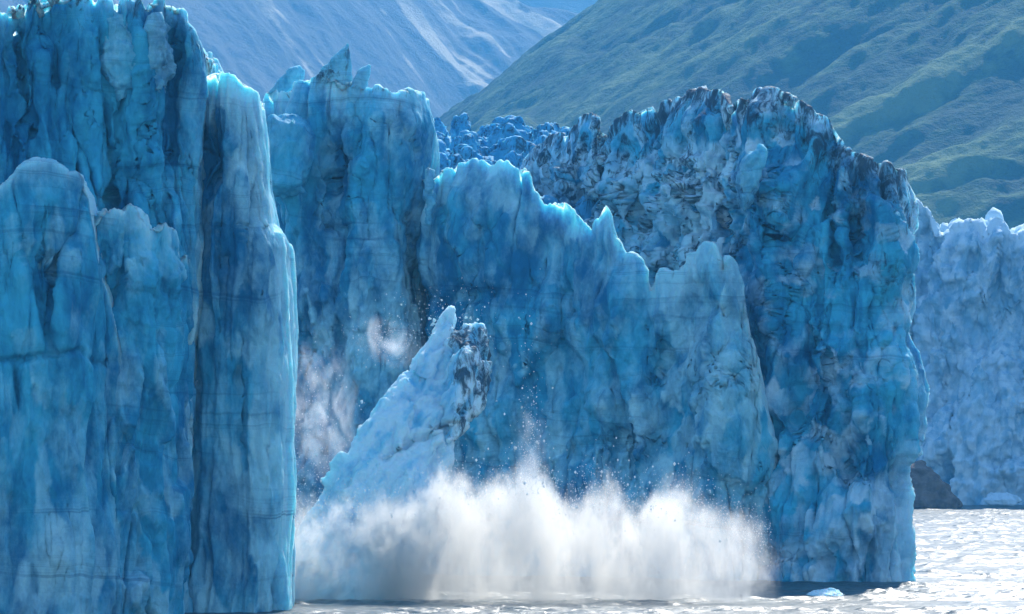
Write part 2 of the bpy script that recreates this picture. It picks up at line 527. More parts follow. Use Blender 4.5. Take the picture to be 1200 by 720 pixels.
# slabs leaning on the face
ice_mass('ice_buttress', M['ice'],
         [(-110, 522), (-30, 527), (40, 529), (95, 532), (140, 538), (172, 546)],
         [(-110, 250), (-30, 240), (0, 226), (8, 215), (20, 202), (38, 194), (58, 190), (70, 196), (80, 206), (92, 205), (101, 212), (110, 250), (125, 330), (150, 420), (172, 560)],
         26, [big_relief(1.8, (9, 9, 30), 33, 1.3, (4.5, 4.5, 50), 0.9, (5, 5, 12)),
              sculpt([(52, 290, 10, 60, -1.7), (18, 300, 16, 60, 1.2), (80, 330, 16, 90, 1.3), (45, 418, 90, 5, -0.9), (60, 372, 5, 80, -0.9), (70, 640, 28, 34, 1.4)]),
              fine_relief(0.26, (2.4, 2.4, 5.0), 0.10, (0.8, 0.8, 1.4), 0.12, 19)],
         left, lean=3.0, jitter=0.5, seed=5, edge_glow=0.0, glow_depth=2.0, cap_drop=1.5, white=lambda P, x, y, t: 0.1 + 0.3 * smooth(450, 690, y) + bump(x, y, 70, 650, 40, 40, 0.5))
ice_mass('rubble_ledge', M['ice'],
         [(84, 538), (120, 538), (160, 540), (196, 543), (212, 549)],
         [(84, 262), (104, 258), (120, 248), (135, 246), (150, 238), (160, 240), (172, 262), (188, 262), (204, 268), (212, 300)],
         16, [big_relief(1.4, (6, 6, 12), 43, 0.7, (3, 3, 30), 1.6, (4, 4, 6)),
              fine_relief(0.8, (2.0, 2.0, 2.6), 0.25, (0.8, 0.8, 1.1), 0.14, 29, lambda x, y: 0.25 + 0.75 * smooth(440, 340, y))],
         left, lean=2.0, jitter=1.0, seed=7, edge_glow=0.0, glow_depth=2.0, cap_drop=1.0, white=lambda P, x, y, t: 0.18 + 0.1 * smooth(450, 690, y))
k = 1 / 0.712
ice_mass('ice_pillar', M['ice'],
         [(218, 566), (245, 560), (290, 558), (325, 560), (341, 566)],
         [(218 + (a - 218) * k, b) for a, b in [(218, 100), (228, 98), (238, 92), (250, 87), (262, 86), (275, 88), (284, 95), (292, 100), (299, 107), (303, 114), (305, 128)]],
         26, [big_relief(1.6, (9, 9, 30), 53, 1.0, (4.0, 4.0, 60), 0.7, (5, 5, 16)),
              sculpt([(244, 190, 14, 30, -3.0), (262, 300, 5, 90, -1.4), (255, 330, 4, 40, -1.6), (290, 230, 16, 90, 1.2), (306, 330, 10, 70, 1.4), (282, 470, 6, 90, -1.5), (318, 500, 5, 120, -1.0)]),
              fine_relief(0.3, (2.2, 2.2, 5.0), 0.10, (0.8, 0.8, 1.5), 0.12, 39)],
         left, lean=2.5, jitter=0.25, seed=9, cap_drop=14, shrink=0.72, round_=0, glow_depth=6,
         edge_r=[(90, -36), (118, -35), (150, -31), (190, -29), (215, -27), (245, -21), (262, -19), (275, -9), (290, -2), (330, 1), (400, 0), (430, 1), (520, -1), (560, 1), (640, 0), (720, 1)],
         white=lambda P, x, y, t: 0.34 + 0.15 * smooth(450, 690, y) - bump(x, y, 248, 190, 18, 40, 0.5))


def H(pts, Z, d):
    """a flat slab: the outline at distance Z, and again d metres behind it, a little smaller"""
    c = np.mean(np.array(pts, float), 0)
    o = []
    for a, b in pts:
        o.append(W(a, b, Z)); o.append(W(c[0] + (a - c[0]) * 0.8, c[1] + (b - c[1]) * 0.8, Z + d)); o.append(W(c[0] + (a - c[0]) * 0.75, c[1] + (b - c[1]) * 0.75, Z - d * 0.5))
    return o


def chunk(a, sc, b=0.1, sb=0.8, seed=1):
    return [lambda P: a * facets(P + 0.5 * sc * fbm(P / (2 * sc), 2, seed)[:, None], (sc, sc, sc * 1.3), seed, 1.0)[0],
            lambda P: b * fbm(P / sb, 4, seed + 5, 0.6)]


for nm, pts, Z, d, dirt in [('ice_spire', [(116, 20), (121, 13), (128, 9), (140, 17), (152, 24), (163, 40), (166, 92), (138, 118), (118, 90)], 552, 3.0, 0.35),
                            ('ice_spire', [(165, 44), (172, 22), (180, 13), (188, 22), (196, 40), (202, 80), (184, 130), (166, 80)], 553, 3.0, 0.1)]:
    hull_mass(nm, M['ice'], [H(pts, Z, d)], 0.25, chunk(0.9, 2.2, 0.35, 1.4, 8), left, 0.3, dirt)

# --- shadowed cliff in the middle
mid = empty('ice_cliff', 'shadowed blue ice cliff with pointed spires on its crest, behind the falling block', 'ice cliff')
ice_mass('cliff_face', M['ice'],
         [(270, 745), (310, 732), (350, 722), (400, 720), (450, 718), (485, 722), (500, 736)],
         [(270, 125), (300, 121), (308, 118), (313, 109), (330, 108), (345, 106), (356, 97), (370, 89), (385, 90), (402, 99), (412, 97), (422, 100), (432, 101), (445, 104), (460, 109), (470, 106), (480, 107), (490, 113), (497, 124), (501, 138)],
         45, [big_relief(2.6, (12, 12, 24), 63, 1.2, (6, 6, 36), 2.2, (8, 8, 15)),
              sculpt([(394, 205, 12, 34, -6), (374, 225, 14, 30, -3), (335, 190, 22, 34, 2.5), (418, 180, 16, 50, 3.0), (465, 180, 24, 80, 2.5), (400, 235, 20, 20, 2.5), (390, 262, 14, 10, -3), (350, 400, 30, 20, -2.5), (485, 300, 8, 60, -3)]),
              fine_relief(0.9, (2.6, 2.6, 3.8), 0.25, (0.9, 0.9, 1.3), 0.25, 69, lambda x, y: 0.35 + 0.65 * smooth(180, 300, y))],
         mid, lean=7.0, jitter=1.0, seed=13, glow_depth=6, cap_drop=18, ds=0.24, dv=0.26, white=lambda P, x, y, t: 0.08 + 0.40 * smooth(220, 420, y), dirt_amt=0.3, dirt_depth=4)
for nm, pts, Z, d, dirt in [
        ('ice_spire', [(368, 92), (378, 82), (384, 73), (390, 66), (398, 62), (404, 54), (407, 49.5), (409, 52), (411, 70), (414, 116), (396, 126), (366, 118)], 729, 2.0, 0.55),
        ('ice_spire', [(409, 97), (414, 88), (420, 82), (429, 78), (434.5, 76.5), (433, 87), (429, 100), (428, 126), (406, 130)], 727, 1.8, 0.0),
        ('ice_spire', [(314, 110), (328, 92), (338, 80), (343, 78), (352, 77), (358, 82), (357, 92), (342, 106), (330, 116)], 738, 2.0, 0.1)]:
    hull_mass(nm, M['ice'], [H(pts, Z, d)], 0.25, chunk(0.35, 2.2, 0.14, 0.9, int(Z)), mid, 0.35, dirt)
hull_mass('ice_bulge', M['ice'], [H([(311, 140), (318, 135), (345, 133), (358, 140), (366, 158), (366, 185), (355, 225), (330, 235), (310, 220)], 720, 6)], 0.35,
          chunk(0.7, 3.2, 0.25, 1.4, 21), mid, 0.15, 0.0)

# --- low wall whose crest falls to the right
low = empty('ice_cliff', 'lower ice wall with a glowing crest that slopes down to the right', 'ice cliff')
lowcrest = [(480, 225), (492, 214), (500, 207), (507, 210), (517, 200), (533, 195), (547, 189), (567, 193), (577, 197), (587, 188), (597, 192), (607, 198), (615, 197), (621, 200),
            (624, 220), (628, 224), (631, 234), (638, 242), (647, 238), (660, 235), (673, 247), (687, 263), (694, 268), (703, 252), (710, 243), (715, 252), (717, 268), (721, 283),
            (733, 297), (747, 303), (757, 317), (762, 337), (768, 325), (775, 316), (786, 320), (798, 312), (812, 298), (825, 287), (836, 284), (843, 302), (847, 318), (853, 301), (861, 311), (870, 340), (880, 392), (890, 445), (905, 520), (940, 640)]
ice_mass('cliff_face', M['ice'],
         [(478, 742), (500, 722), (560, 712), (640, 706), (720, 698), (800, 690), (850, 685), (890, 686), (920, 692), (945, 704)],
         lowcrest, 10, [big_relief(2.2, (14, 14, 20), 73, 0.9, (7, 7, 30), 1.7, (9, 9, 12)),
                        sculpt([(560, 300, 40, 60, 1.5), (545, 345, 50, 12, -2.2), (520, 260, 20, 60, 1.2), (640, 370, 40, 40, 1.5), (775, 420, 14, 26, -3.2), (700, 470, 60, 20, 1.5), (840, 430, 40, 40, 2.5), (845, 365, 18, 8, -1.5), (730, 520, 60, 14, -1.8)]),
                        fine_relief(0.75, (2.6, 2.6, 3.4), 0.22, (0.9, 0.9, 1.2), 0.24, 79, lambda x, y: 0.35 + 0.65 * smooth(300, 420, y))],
         low, lean=5.0, jitter=0.9, seed=17, glow_depth=6.5, edge_glow=0.0, ds=0.24, dv=0.24, cap_drop=8.0, white=lambda P, x, y, t: 0.12 + 0.33 * smooth(330, 560, y) + bump(x, y, 850, 400, 50, 90, 0.4), dirt_amt=0.2, dirt_depth=3)
for pts, Z, d in [([(499, 196), (503, 192), (508, 205), (509, 240), (506, 262), (499, 262), (497, 220)], 720, 1.4)]:
    hull_mass('ice_fin', M['ice'], [H(pts, Z, d)], 0.25, chunk(0.6, 2.0, 0.25, 1.0, int(pts[0][0])), low, 0.3, 0.0)

# --- headland
head = empty('ice_cliff', 'massive blue ice headland with a dirt darkened crest, standing in the water', 'ice cliff')
HEAD = M['ice_head']
headcrest = [(590, 235), (615, 205), (625, 190), (640, 165), (655, 158), (667, 162), (674, 148), (682, 139), (693, 132), (700, 139), (703, 166), (708, 156), (722, 141), (737, 127), (746, 133), (757, 125), (764, 124), (770, 135),
             (777, 121), (796, 117), (805, 119), (810, 112), (821, 107), (840, 108), (849, 117), (853, 130), (858, 122), (865, 116), (876, 121), (881, 112), (887, 107), (917, 107), (928, 112), (942, 127), (955, 135), (968, 145), (979, 163),
             (985, 176), (997, 183), (1012, 190), (1027, 193), (1049, 199), (1061, 199), (1066, 208), (1074, 222)]


def rub(x, y):   # the broken, pale part of the face
    return np.clip(smooth(900, 830, x) * smooth(440, 350, y) * smooth(150, 200, y - 0.0 * x), 0, 1)


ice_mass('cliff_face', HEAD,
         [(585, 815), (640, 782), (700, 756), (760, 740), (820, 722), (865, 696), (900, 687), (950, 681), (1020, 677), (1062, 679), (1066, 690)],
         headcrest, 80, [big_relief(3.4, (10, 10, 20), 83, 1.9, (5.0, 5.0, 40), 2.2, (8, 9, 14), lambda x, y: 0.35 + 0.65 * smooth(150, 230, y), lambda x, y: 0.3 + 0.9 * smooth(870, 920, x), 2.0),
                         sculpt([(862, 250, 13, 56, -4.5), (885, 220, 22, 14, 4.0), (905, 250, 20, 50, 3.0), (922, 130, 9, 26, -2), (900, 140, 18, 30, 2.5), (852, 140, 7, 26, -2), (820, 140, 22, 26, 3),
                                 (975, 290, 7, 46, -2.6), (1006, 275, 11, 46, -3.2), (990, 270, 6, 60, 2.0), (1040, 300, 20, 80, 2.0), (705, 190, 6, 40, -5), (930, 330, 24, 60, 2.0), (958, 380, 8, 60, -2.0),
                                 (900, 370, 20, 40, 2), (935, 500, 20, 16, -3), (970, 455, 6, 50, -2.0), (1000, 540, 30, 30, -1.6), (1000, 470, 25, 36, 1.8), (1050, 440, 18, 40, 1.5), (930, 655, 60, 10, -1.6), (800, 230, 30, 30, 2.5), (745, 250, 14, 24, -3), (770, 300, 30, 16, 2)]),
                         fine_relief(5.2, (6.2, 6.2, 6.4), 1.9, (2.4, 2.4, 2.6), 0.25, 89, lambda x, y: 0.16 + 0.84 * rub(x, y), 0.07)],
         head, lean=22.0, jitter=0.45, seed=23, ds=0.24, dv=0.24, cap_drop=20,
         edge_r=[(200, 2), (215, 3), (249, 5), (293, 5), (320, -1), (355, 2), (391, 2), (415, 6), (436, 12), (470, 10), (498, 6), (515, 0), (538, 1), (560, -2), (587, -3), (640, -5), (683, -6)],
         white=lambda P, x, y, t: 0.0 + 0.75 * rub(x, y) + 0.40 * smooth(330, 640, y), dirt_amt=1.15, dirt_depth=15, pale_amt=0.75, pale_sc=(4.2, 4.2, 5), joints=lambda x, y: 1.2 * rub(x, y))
for pts, Z, d, w, dirt in [
                           ([(868, 190), (876, 176), (890, 172), (898, 178), (897, 190), (884, 230), (872, 250), (862, 220)], 690, 3.0, 0.3, 0.35)]:
    hull_mass('ice_slab', M['ice'], [H(pts, Z, d)], 0.3, chunk(0.8, 2.6, 0.2, 1.0, int(pts[0][0])), head, w, dirt)

# --- broken surface of the glacier seen over the low wall
ser = empty('serac_field', 'jumbled field of small blue seracs behind the low wall, below the green slope', 'serac field')
nx, ny = 170, 130
gx = np.linspace(-75, 75, nx); gy = np.linspace(770, 1130, ny)
GX, GY = np.meshgrid(gx, gy)
GP = np.stack([GX * 1.0, GY, np.zeros_like(GX)], -1)
pyl = np.interp(GY, [770, 850, 1000, 1100, 1130], [240, 222, 190, 168, 164])
GZ = CAMH - (pyl - HZ) * GY / F + 3.0 * facets(GP, (7, 9, 9), 4, 1.0)[0] + 1.5 * fbm(GP / 8, 4, 6)
bt = np.stack([GX, GY, GZ], -1)
bt[0, :, 2] = 40; bt[-1, :, 2] = 40
ii, jj = np.meshgrid(np.arange(ny - 1), np.arange(nx - 1), indexing='ij')
fc = np.stack([ii * nx + jj, ii * nx + jj + 1, (ii + 1) * nx + jj + 1, (ii + 1) * nx + jj], -1).reshape(-1, 4)
link('glacier_surface', bt, fc, M['ice_pale'], ser, {'paleness': np.full(nx * ny, -0.4), 'dirt': np.full(nx * ny, 0.6)})
rng = np.random.default_rng(4)
protos = []
for k in range(6):
    pts = []
    for q in range(16):
        a = rng.uniform(0, 2 * math.pi); z = rng.uniform(-0.6, 1)
        rr = (0.8 if z < 0.3 else 0.55) * rng.uniform(0.6, 1.0)
        pts.append((10 * rr * math.cos(a), 8 * rr * math.sin(a), 9 * z + rng.uniform(-1, 1)))
    o = hull_mass('serac', M['ice_pale'], [pts], 0.45, chunk(1.6, 3.8, 0.5, 2.0, 60 + k), ser, -0.3, (lambda P: 0.3 + 0.6 * smooth(0, 8, P[:, 2])))
    protos.append(o)
spots = []
for row, (Z, y0, y1, n) in enumerate([(1085, 137, 147, 8), (1030, 146, 156, 8), (960, 156, 168, 8), (890, 172, 184, 7), (830, 184, 198, 5)]):
    for q in range(n):
        spots.append((496 + (q + rng.uniform(-0.3, 0.3)) * 190.0 / n, rng.uniform(y0, y1), Z + rng.uniform(-15, 15), row))
for q, (px, py, Z, row) in enumerate(spots):
    src = protos[q % 6]
    o = src if q < 6 else src.copy()
    if q >= 6:
        COL.objects.link(o); o.parent = ser
    s = rng.uniform(0.55, 1.0) * (0.75 if row > 2 else 1)
    p = W(px, py, Z)
    sz = s * rng.uniform(1.0, 1.5)
    o.location = (p[0], p[1], p[2] - 9 * sz)
    o.scale = (s * rng.uniform(1.1, 1.8), s * 0.9, sz)
    o.rotation_euler = (rng.uniform(-.25, .25), rng.uniform(-.3, .3), rng.uniform(0, 6.28))

# --- far glacier front at the right
far = empty('ice_cliff', 'pale hazy ice front far behind the headland, at the edge of the bay', 'ice cliff')
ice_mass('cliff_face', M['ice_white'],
         [(1010, 1580), (1050, 1550), (1100, 1536), (1160, 1530), (1220, 1525), (1300, 1520)],
         [(1010, 232), (1060, 236), (1075, 238), (1086, 245), (1094, 258), (1100, 272), (1112, 279), (1122, 268), (1134, 266), (1143, 263), (1149, 276), (1158, 279), (1165, 262), (1172, 264), (1180, 279), (1193, 284), (1206, 274), (1230, 268), (1300, 282)],
         140, [big_relief(9, (34, 30, 40), 93, 4, (16, 16, 60), 8, (22, 22, 26)), fine_relief(3.4, (8, 8, 9), 1.0, (3, 3, 3.4), 0.8, 99)],
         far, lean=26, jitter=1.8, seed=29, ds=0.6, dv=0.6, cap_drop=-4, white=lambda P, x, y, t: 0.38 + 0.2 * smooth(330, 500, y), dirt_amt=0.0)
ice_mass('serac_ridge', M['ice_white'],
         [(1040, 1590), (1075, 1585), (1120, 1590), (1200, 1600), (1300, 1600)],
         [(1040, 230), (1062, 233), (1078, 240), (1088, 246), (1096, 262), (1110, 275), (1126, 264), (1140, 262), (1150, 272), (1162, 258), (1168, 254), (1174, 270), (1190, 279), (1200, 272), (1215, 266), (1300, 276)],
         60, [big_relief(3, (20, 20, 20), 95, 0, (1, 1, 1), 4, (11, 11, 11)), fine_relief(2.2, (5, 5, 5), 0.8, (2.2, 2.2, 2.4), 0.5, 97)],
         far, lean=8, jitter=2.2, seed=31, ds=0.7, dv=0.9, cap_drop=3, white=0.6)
rk = hull_mass('rock_outcrop', M['rock'], [[W(1040, 596, 1440), W(1040, 560, 1450), W(1078, 541, 1455), W(1086, 548, 1450), W(1102, 566, 1445), W(1122, 588, 1440), W(1130, 596, 1440), W(1040, 590, 1500), W(1078, 545, 1490), W(1125, 592, 1490)]],
               0.8, [lambda P: 1.6 * facets(P, (6, 6, 5), 3, 1.0)[0], lambda P: 0.6 * fbm(P / 3, 4, 2)])
tag(rk, 'dark brown rock sloping into the water beside the right edge of the headland', 'rock')

# --- the falling block
def bp(px, py, Z): return W(px, py, Z)


blk_h = [
    [bp(335, 740, 598), bp(344, 640, 604), bp(360, 606, 608), bp(358, 640, 624), bp(381, 573, 611), bp(417, 520, 615), bp(437, 484, 618), bp(466, 447, 623), bp(492, 430, 627), bp(512, 416, 630), bp(548, 402, 632),
     bp(556, 440, 628), bp(538, 500, 622), bp(510, 566, 612), bp(470, 640, 606), bp(455, 740, 598), bp(448, 480, 636), bp(512, 420, 640), bp(480, 580, 640), bp(430, 740, 640)],
    [bp(480, 436, 624), bp(497, 416, 628), bp(510, 394, 631), bp(526, 362, 634), bp(530, 361, 634), bp(531, 388, 633), bp(538, 420, 630), bp(500, 446, 624), bp(512, 400, 638), bp(530, 364, 636), bp(490, 428, 636), bp(534, 410, 640)],
    [bp(520, 412, 629), bp(534, 390, 632), bp(542, 377, 633), bp(558, 374, 634), bp(566, 398, 630), bp(573, 430, 628), bp(566, 446, 625), bp(567, 472, 624), bp(546, 500, 622), bp(525, 518, 616), bp(535, 470, 619), bp(545, 420, 622), bp(556, 385, 646), bp(564, 440, 646), bp(540, 470, 646), bp(530, 402, 644)],
    [bp(518, 500, 617), bp(528, 540, 617), bp(518, 556, 615), bp(504, 576, 612), bp(480, 590, 610), bp(500, 500, 626), bp(524, 540, 624), bp(490, 560, 630)],
]


def along(P):      # coordinates with the third axis along the leaning block
    return np.stack([P[:, 0] * 0.86 - P[:, 2] * 0.5, P[:, 1], P[:, 0] * 0.5 + P[:, 2] * 0.86], -1)


blk = hull_mass('falling_ice_block', M['ice_block'], blk_h, 0.28,
                [lambda P: 0.9 * fbm(along(P) / np.array([5, 5, 14]), 4, 4) + 1.0 * facets(along(P) + fbm(P / 6, 3, 9)[:, None] * 2.0, (4, 4.5, 13), 7, 1.3, 0.07)[0] * 1.05 + 0.5 * (ridged(along(P) / np.array([3, 3, 16]), 3, 14) - 0.5),
                 lambda P: -1.9 * smooth(440, 462, pix(P)[0]) * smooth(552, 535, pix(P)[0]) * np.exp(-(((P[:, 2] - CAMH + (np.interp(pix(P)[0], [430, 470, 520, 560], [545, 525, 500, 470]) - HZ) * P[:, 1] / F + 0.8 * fbm(P / 2.5, 2, 3)) / 0.55) ** 2)),
                 lambda P: 0.17 * facets(along(P) + fbm(P / 2, 2, 12)[:, None] * 0.7, (1.4, 1.4, 3.2), 8, 1.0)[0] + 0.16 * fbm(P / 0.9, 4, 13, 0.6)],
                None, (lambda P: 0.75 + 0.8 * fbm(along(P) / np.array([2.0, 3, 9]), 3, 3)),
                (lambda P: 1.15 * smooth(510, 540, pix(P)[0]) * smooth(560, 440, pix(P)[1]) * smooth(370, 388, pix(P)[1])))  # darkens the upper right tip of the block
tag(blk, 'pale cyan block of calving ice toppling into the spray, jagged points at its top', 'ice block')

# --- floating ice
ib = hull_mass('iceberg', M['ice_block'], [[W(943, 698, 615), W(952, 694, 616), W(962, 692, 617), W(976, 690, 618), (52.5, 614, .2), W(990, 697, 616), W(950, 700, 614), W(985, 700, 614), W(955, 693, 621), W(980, 692, 621), W(965, 704, 617)]],
               0.12, chunk(0.25, 1.0, 0.10, 0.5, 3), None, 0.7, 0.0)
tag(ib, 'small low floe of pale ice floating in front of the headland', 'iceberg')
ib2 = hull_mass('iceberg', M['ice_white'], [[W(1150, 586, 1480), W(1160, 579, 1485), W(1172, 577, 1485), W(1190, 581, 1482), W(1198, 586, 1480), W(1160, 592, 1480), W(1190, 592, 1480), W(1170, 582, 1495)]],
                0.4, chunk(0.8, 3.0, 0.3, 1.5, 5), None, 0.8, 0.0)
tag(ib2, 'white berg afloat at the foot of the far ice front', 'iceberg')

frag = [(517, 352, 636, .16), (509, 376, 634, .30), (504, 373, 634, .22), (507, 380, 634, .34), (470, 357, 640, .14), (466, 371, 640, .12), (423, 471, 622, .26), (371, 533, 615, .16), (384, 452, 622, .14), (398, 440, 622, .12),
        (546, 372, 633, .22), (551, 372, 634, .20), (560, 375, 633, .18), (603, 525, 626, .24), (600, 519, 626, .14), (582, 470, 626, .14), (612, 478, 625, .16), (648, 455, 625, .12), (640, 500, 622, .16),
        (453, 345, 640, .12), (440, 352, 640, .10), (498, 340, 640, .10), (568, 360, 636, .12), (575, 395, 634, .13), (590, 430, 632, .11)]
proto = None
for q, (px, py, Z, r) in enumerate(frag):
    if proto is None:
        proto = hull_mass('ice_fragment', M['ice_block'], [[tuple(rng.normal(size=3)) for _ in range(14)]], 0.3, chunk(0.25, 0.8, 0.05, 0.4, 2), None, 0.9, 0.0)
        o = proto
    else:
        o = proto.copy(); COL.objects.link(o)
    tag(o, 'tiny white ice fragment thrown into the air around the falling block', 'ice fragment', 'ice fragments flying round the falling block')
    o.location = W(px, py, Z); o.scale = (r * .7, r * .7, r * .7 * rng.uniform(.7, 1.3)); o.rotation_euler = tuple(rng.uniform(0, 6, 3))

# ================================================================= spray
def spray_material(name, x0, x1, top, zmax, ymid, yth, dens, soft, rag, sc, thin=None, g=0.45):
    """mist whose top follows the curve `top` (x, height), torn by noise; density in 1/m"""
    m, nt, out = new_mat(name)
    pos = nt.n('ShaderNodeTexCoord').outputs['Object']
    wn = nt.n('ShaderNodeTexNoise', i_Vector=pos, i_Scale=0.055, i_Detail=3.0)
    wv = nt.n('ShaderNodeVectorMath', operation='SUBTRACT', i_0=wn.outputs['Color']); wv.inputs[1].default_value = (.5, .5, .5)
    wm = nt.n('ShaderNodeVectorMath', operation='MULTIPLY', i_0=wv.outputs[0]); wm.inputs[1].default_value = (7, 7, 7)
    wp = nt.n('ShaderNodeVectorMath', operation='ADD', i_0=pos, i_1=wm.outputs[0]).outputs[0]
    n1 = nt.noise(wp, sc, 8, 0.66, (1.1, 1, 0.6), 0.5)
    n2 = nt.noise(wp, sc * 3.0, 7, 0.7, (1.2, 1, 0.55), 1.0)
    sep = nt.n('ShaderNodeSeparateXYZ', i_0=pos)
    wsep = nt.n('ShaderNodeSeparateXYZ', i_0=wp)
    xn = nt.math('DIVIDE', nt.math('SUBTRACT', wsep.outputs[0], x0), x1 - x0)

    def curve(pts, f):
        fc = nt.n('ShaderNodeFloatCurve', i_Value=xn)
        c = fc.mapping.curves[0]
        pts = [((a - x0) / (x1 - x0), b / f) for a, b in pts]
        c.points[0].location = pts[0]; c.points[1].location = pts[-1]
        for p in pts[1:-1]: c.points.new(*p)
        for p in c.points: p.handle_type = 'AUTO_CLAMPED'
        fc.mapping.update()
        return nt.math('MULTIPLY', fc.outputs[0], f)
    hz = curve(top, zmax)
    n3 = nt.noise(wp, sc * 9.0, 5, 0.7, (1.2, 1, 0.5), 1.0)
    nn = nt.math('SUBTRACT', nt.math('ADD', nt.math('MULTIPLY', n1, 0.55), nt.math('ADD', nt.math('MULTIPLY', n2, 0.32), nt.math('MULTIPLY', n3, 0.20))), 0.535)
    d = nt.math('SUBTRACT', nt.math('ADD', hz, nt.math('MULTIPLY', nn, rag)), sep.outputs[2])
    e = nt.ramp(d, -soft * 0.3, soft)
    dy = nt.math('ABSOLUTE', nt.math('SUBTRACT', sep.outputs[1], ymid))
    dy = nt.math('SUBTRACT', dy, nt.math('MULTIPLY', nn, yth * 1.1))
    ey = nt.math('SUBTRACT', 1.0, nt.ramp(dy, yth * 0.35, yth * 0.95))
    ex = nt.math('MULTIPLY', nt.ramp(xn, 0.0, 0.02), nt.math('SUBTRACT', 1.0, nt.ramp(nt.math('SUBTRACT', xn, nt.math('MULTIPLY', nn, 0.16)), 0.90, 0.985)))
    body = nt.math('MULTIPLY', nt.math('MULTIPLY', e, ey), ex)
    tex = nt.ramp(nt.math('ADD', nn, 0.5), 0.45, 0.60)
    den = nt.math('MULTIPLY', body, nt.math('ADD', nt.math('MULTIPLY', tex, 1.5), 0.02))
    if thin: den = nt.math('MULTIPLY', den, curve(thin, 1.0))
    den = nt.math('MULTIPLY', den, dens)
    v = nt.n('ShaderNodeVolumePrincipled', i_Density=den)
    v.inputs['Color'].default_value = (0.992, 0.978, 0.945, 1)
    v.inputs['Anisotropy'].default_value = g
    nt.link(v.outputs[0], out.inputs['Volume'])
    m.cycles.volume_step_rate = 0.18
    return m


def curtain(name, mat, top, y0, y1, label):
    """closed body under the outline `top` (x, z), from y0 to y1"""
    n = len(top)
    V = []
    for y in (y0, y1):
        for x, z in top: V.append((x, y, -0.4))
        for x, z in top: V.append((x, y, z))
    bm = bmesh.new()
    vs = [bm.verts.new(v) for v in V]
    b0, t0, b1, t1 = 0, n, 2 * n, 3 * n
    for i in range(n - 1):
        bm.faces.new([vs[b0 + i], vs[b0 + i + 1], vs[t0 + i + 1], vs[t0 + i]])
        bm.faces.new([vs[b1 + i + 1], vs[b1 + i], vs[t1 + i], vs[t1 + i + 1]])
        bm.faces.new([vs[t0 + i], vs[t0 + i + 1], vs[t1 + i + 1], vs[t1 + i]])
        bm.faces.new([vs[b0 + i + 1], vs[b0 + i], vs[b1 + i], vs[b1 + i + 1]])
    bm.faces.new([vs[b0], vs[t0], vs[t1], vs[b1]])
    e = n - 1
    bm.faces.new([vs[t0 + e], vs[b0 + e], vs[b1 + e], vs[t1 + e]])
    bmesh.ops.recalc_face_normals(bm, faces=bm.faces[:])
    me = bpy.data.meshes.new(name); bm.to_mesh(me); bm.free()
    me.materials.append(mat)
    o = bpy.data.objects.new(name, me); COL.objects.link(o)
    return tag(o, label, 'spray', None, 'stuff')


ZS = 599.0
top = [(334, 590), (344, 592), (360, 600), (380, 602), (400, 596), (430, 592), (470, 592), (500, 572), (515, 556), (540, 560), (560, 574), (580, 572), (600, 568), (623, 560), (645, 572), (654, 580),
       (662, 588), (675, 582), (690, 570), (705, 566), (722, 572), (740, 590), (752, 594), (770, 584), (790, 575), (808, 572), (825, 592), (850, 605), (875, 613), (895, 624), (908, 636), (918, 655)]
tw = [(W(a, 500, ZS)[0], W(600, b, ZS)[2]) for a, b in top]
x0, x1 = tw[0][0], tw[-1][0]
thin = [(W(a, 500, ZS)[0], b) for a, b in [(334, .8), (360, .8), (400, .7), (430, .8), (470, 1), (520, 1), (600, 1), (655, 1), (700, .9), (800, .75), (918, .6)]]
sp = spray_material('spray_mist', x0, x1, tw, 36.0, ZS, 16.0, 0.19, 3.2, 31.0, 0.13, thin, 0.55)
curtain('spray', sp, [(a, max(2.0, b + 4.5)) for a, b in tw], ZS - 19, ZS + 19, 'white cloud of sunlit spray rising from the water round the falling block')
wt = [(380, 392), (395, 372), (415, 362), (440, 366), (460, 376), (480, 390), (500, 408)]
ZW = 655.0
ww = [(W(a, 500, ZW)[0], W(600, b, ZW)[2]) for a, b in wt]


def wisp_material(name, dens, sc, cen, rad, tilt):
    m, nt, out = new_mat(name)
    pos = nt.n('ShaderNodeTexCoord').outputs['Object']
    n1 = nt.noise(pos, sc, 8, 0.68, (1.1, 1, 0.6), 1.2)
    s1 = nt.n('ShaderNodeVectorMath', operation='SUBTRACT', i_0=pos); s1.inputs[1].default_value = tuple(cen)
    mp = nt.n('ShaderNodeMapping', i_0=s1.outputs[0]); mp.inputs['Rotation'].default_value = (0, tilt, 0)
    s2 = nt.n('ShaderNodeVectorMath', operation='DIVIDE', i_0=mp.outputs[0]); s2.inputs[1].default_value = tuple(rad)
    L = nt.n('ShaderNodeVectorMath', operation='LENGTH', i_0=s2.outputs[0]).outputs['Value']
    b = nt.math('SUBTRACT', 1.0, nt.ramp(L, 0.1, 0.95))
    den = nt.math('MULTIPLY', nt.math('MULTIPLY', b, nt.ramp(n1, 0.47, 0.72)), dens)
    v = nt.n('ShaderNodeVolumePrincipled', i_Density=den)
    v.inputs['Color'].default_value = (0.90, 0.95, 0.99, 1); v.inputs['Anisotropy'].default_value = 0.45
    nt.link(v.outputs[0], out.inputs['Volume'])
    m.cycles.volume_step_rate = 0.3
    return m


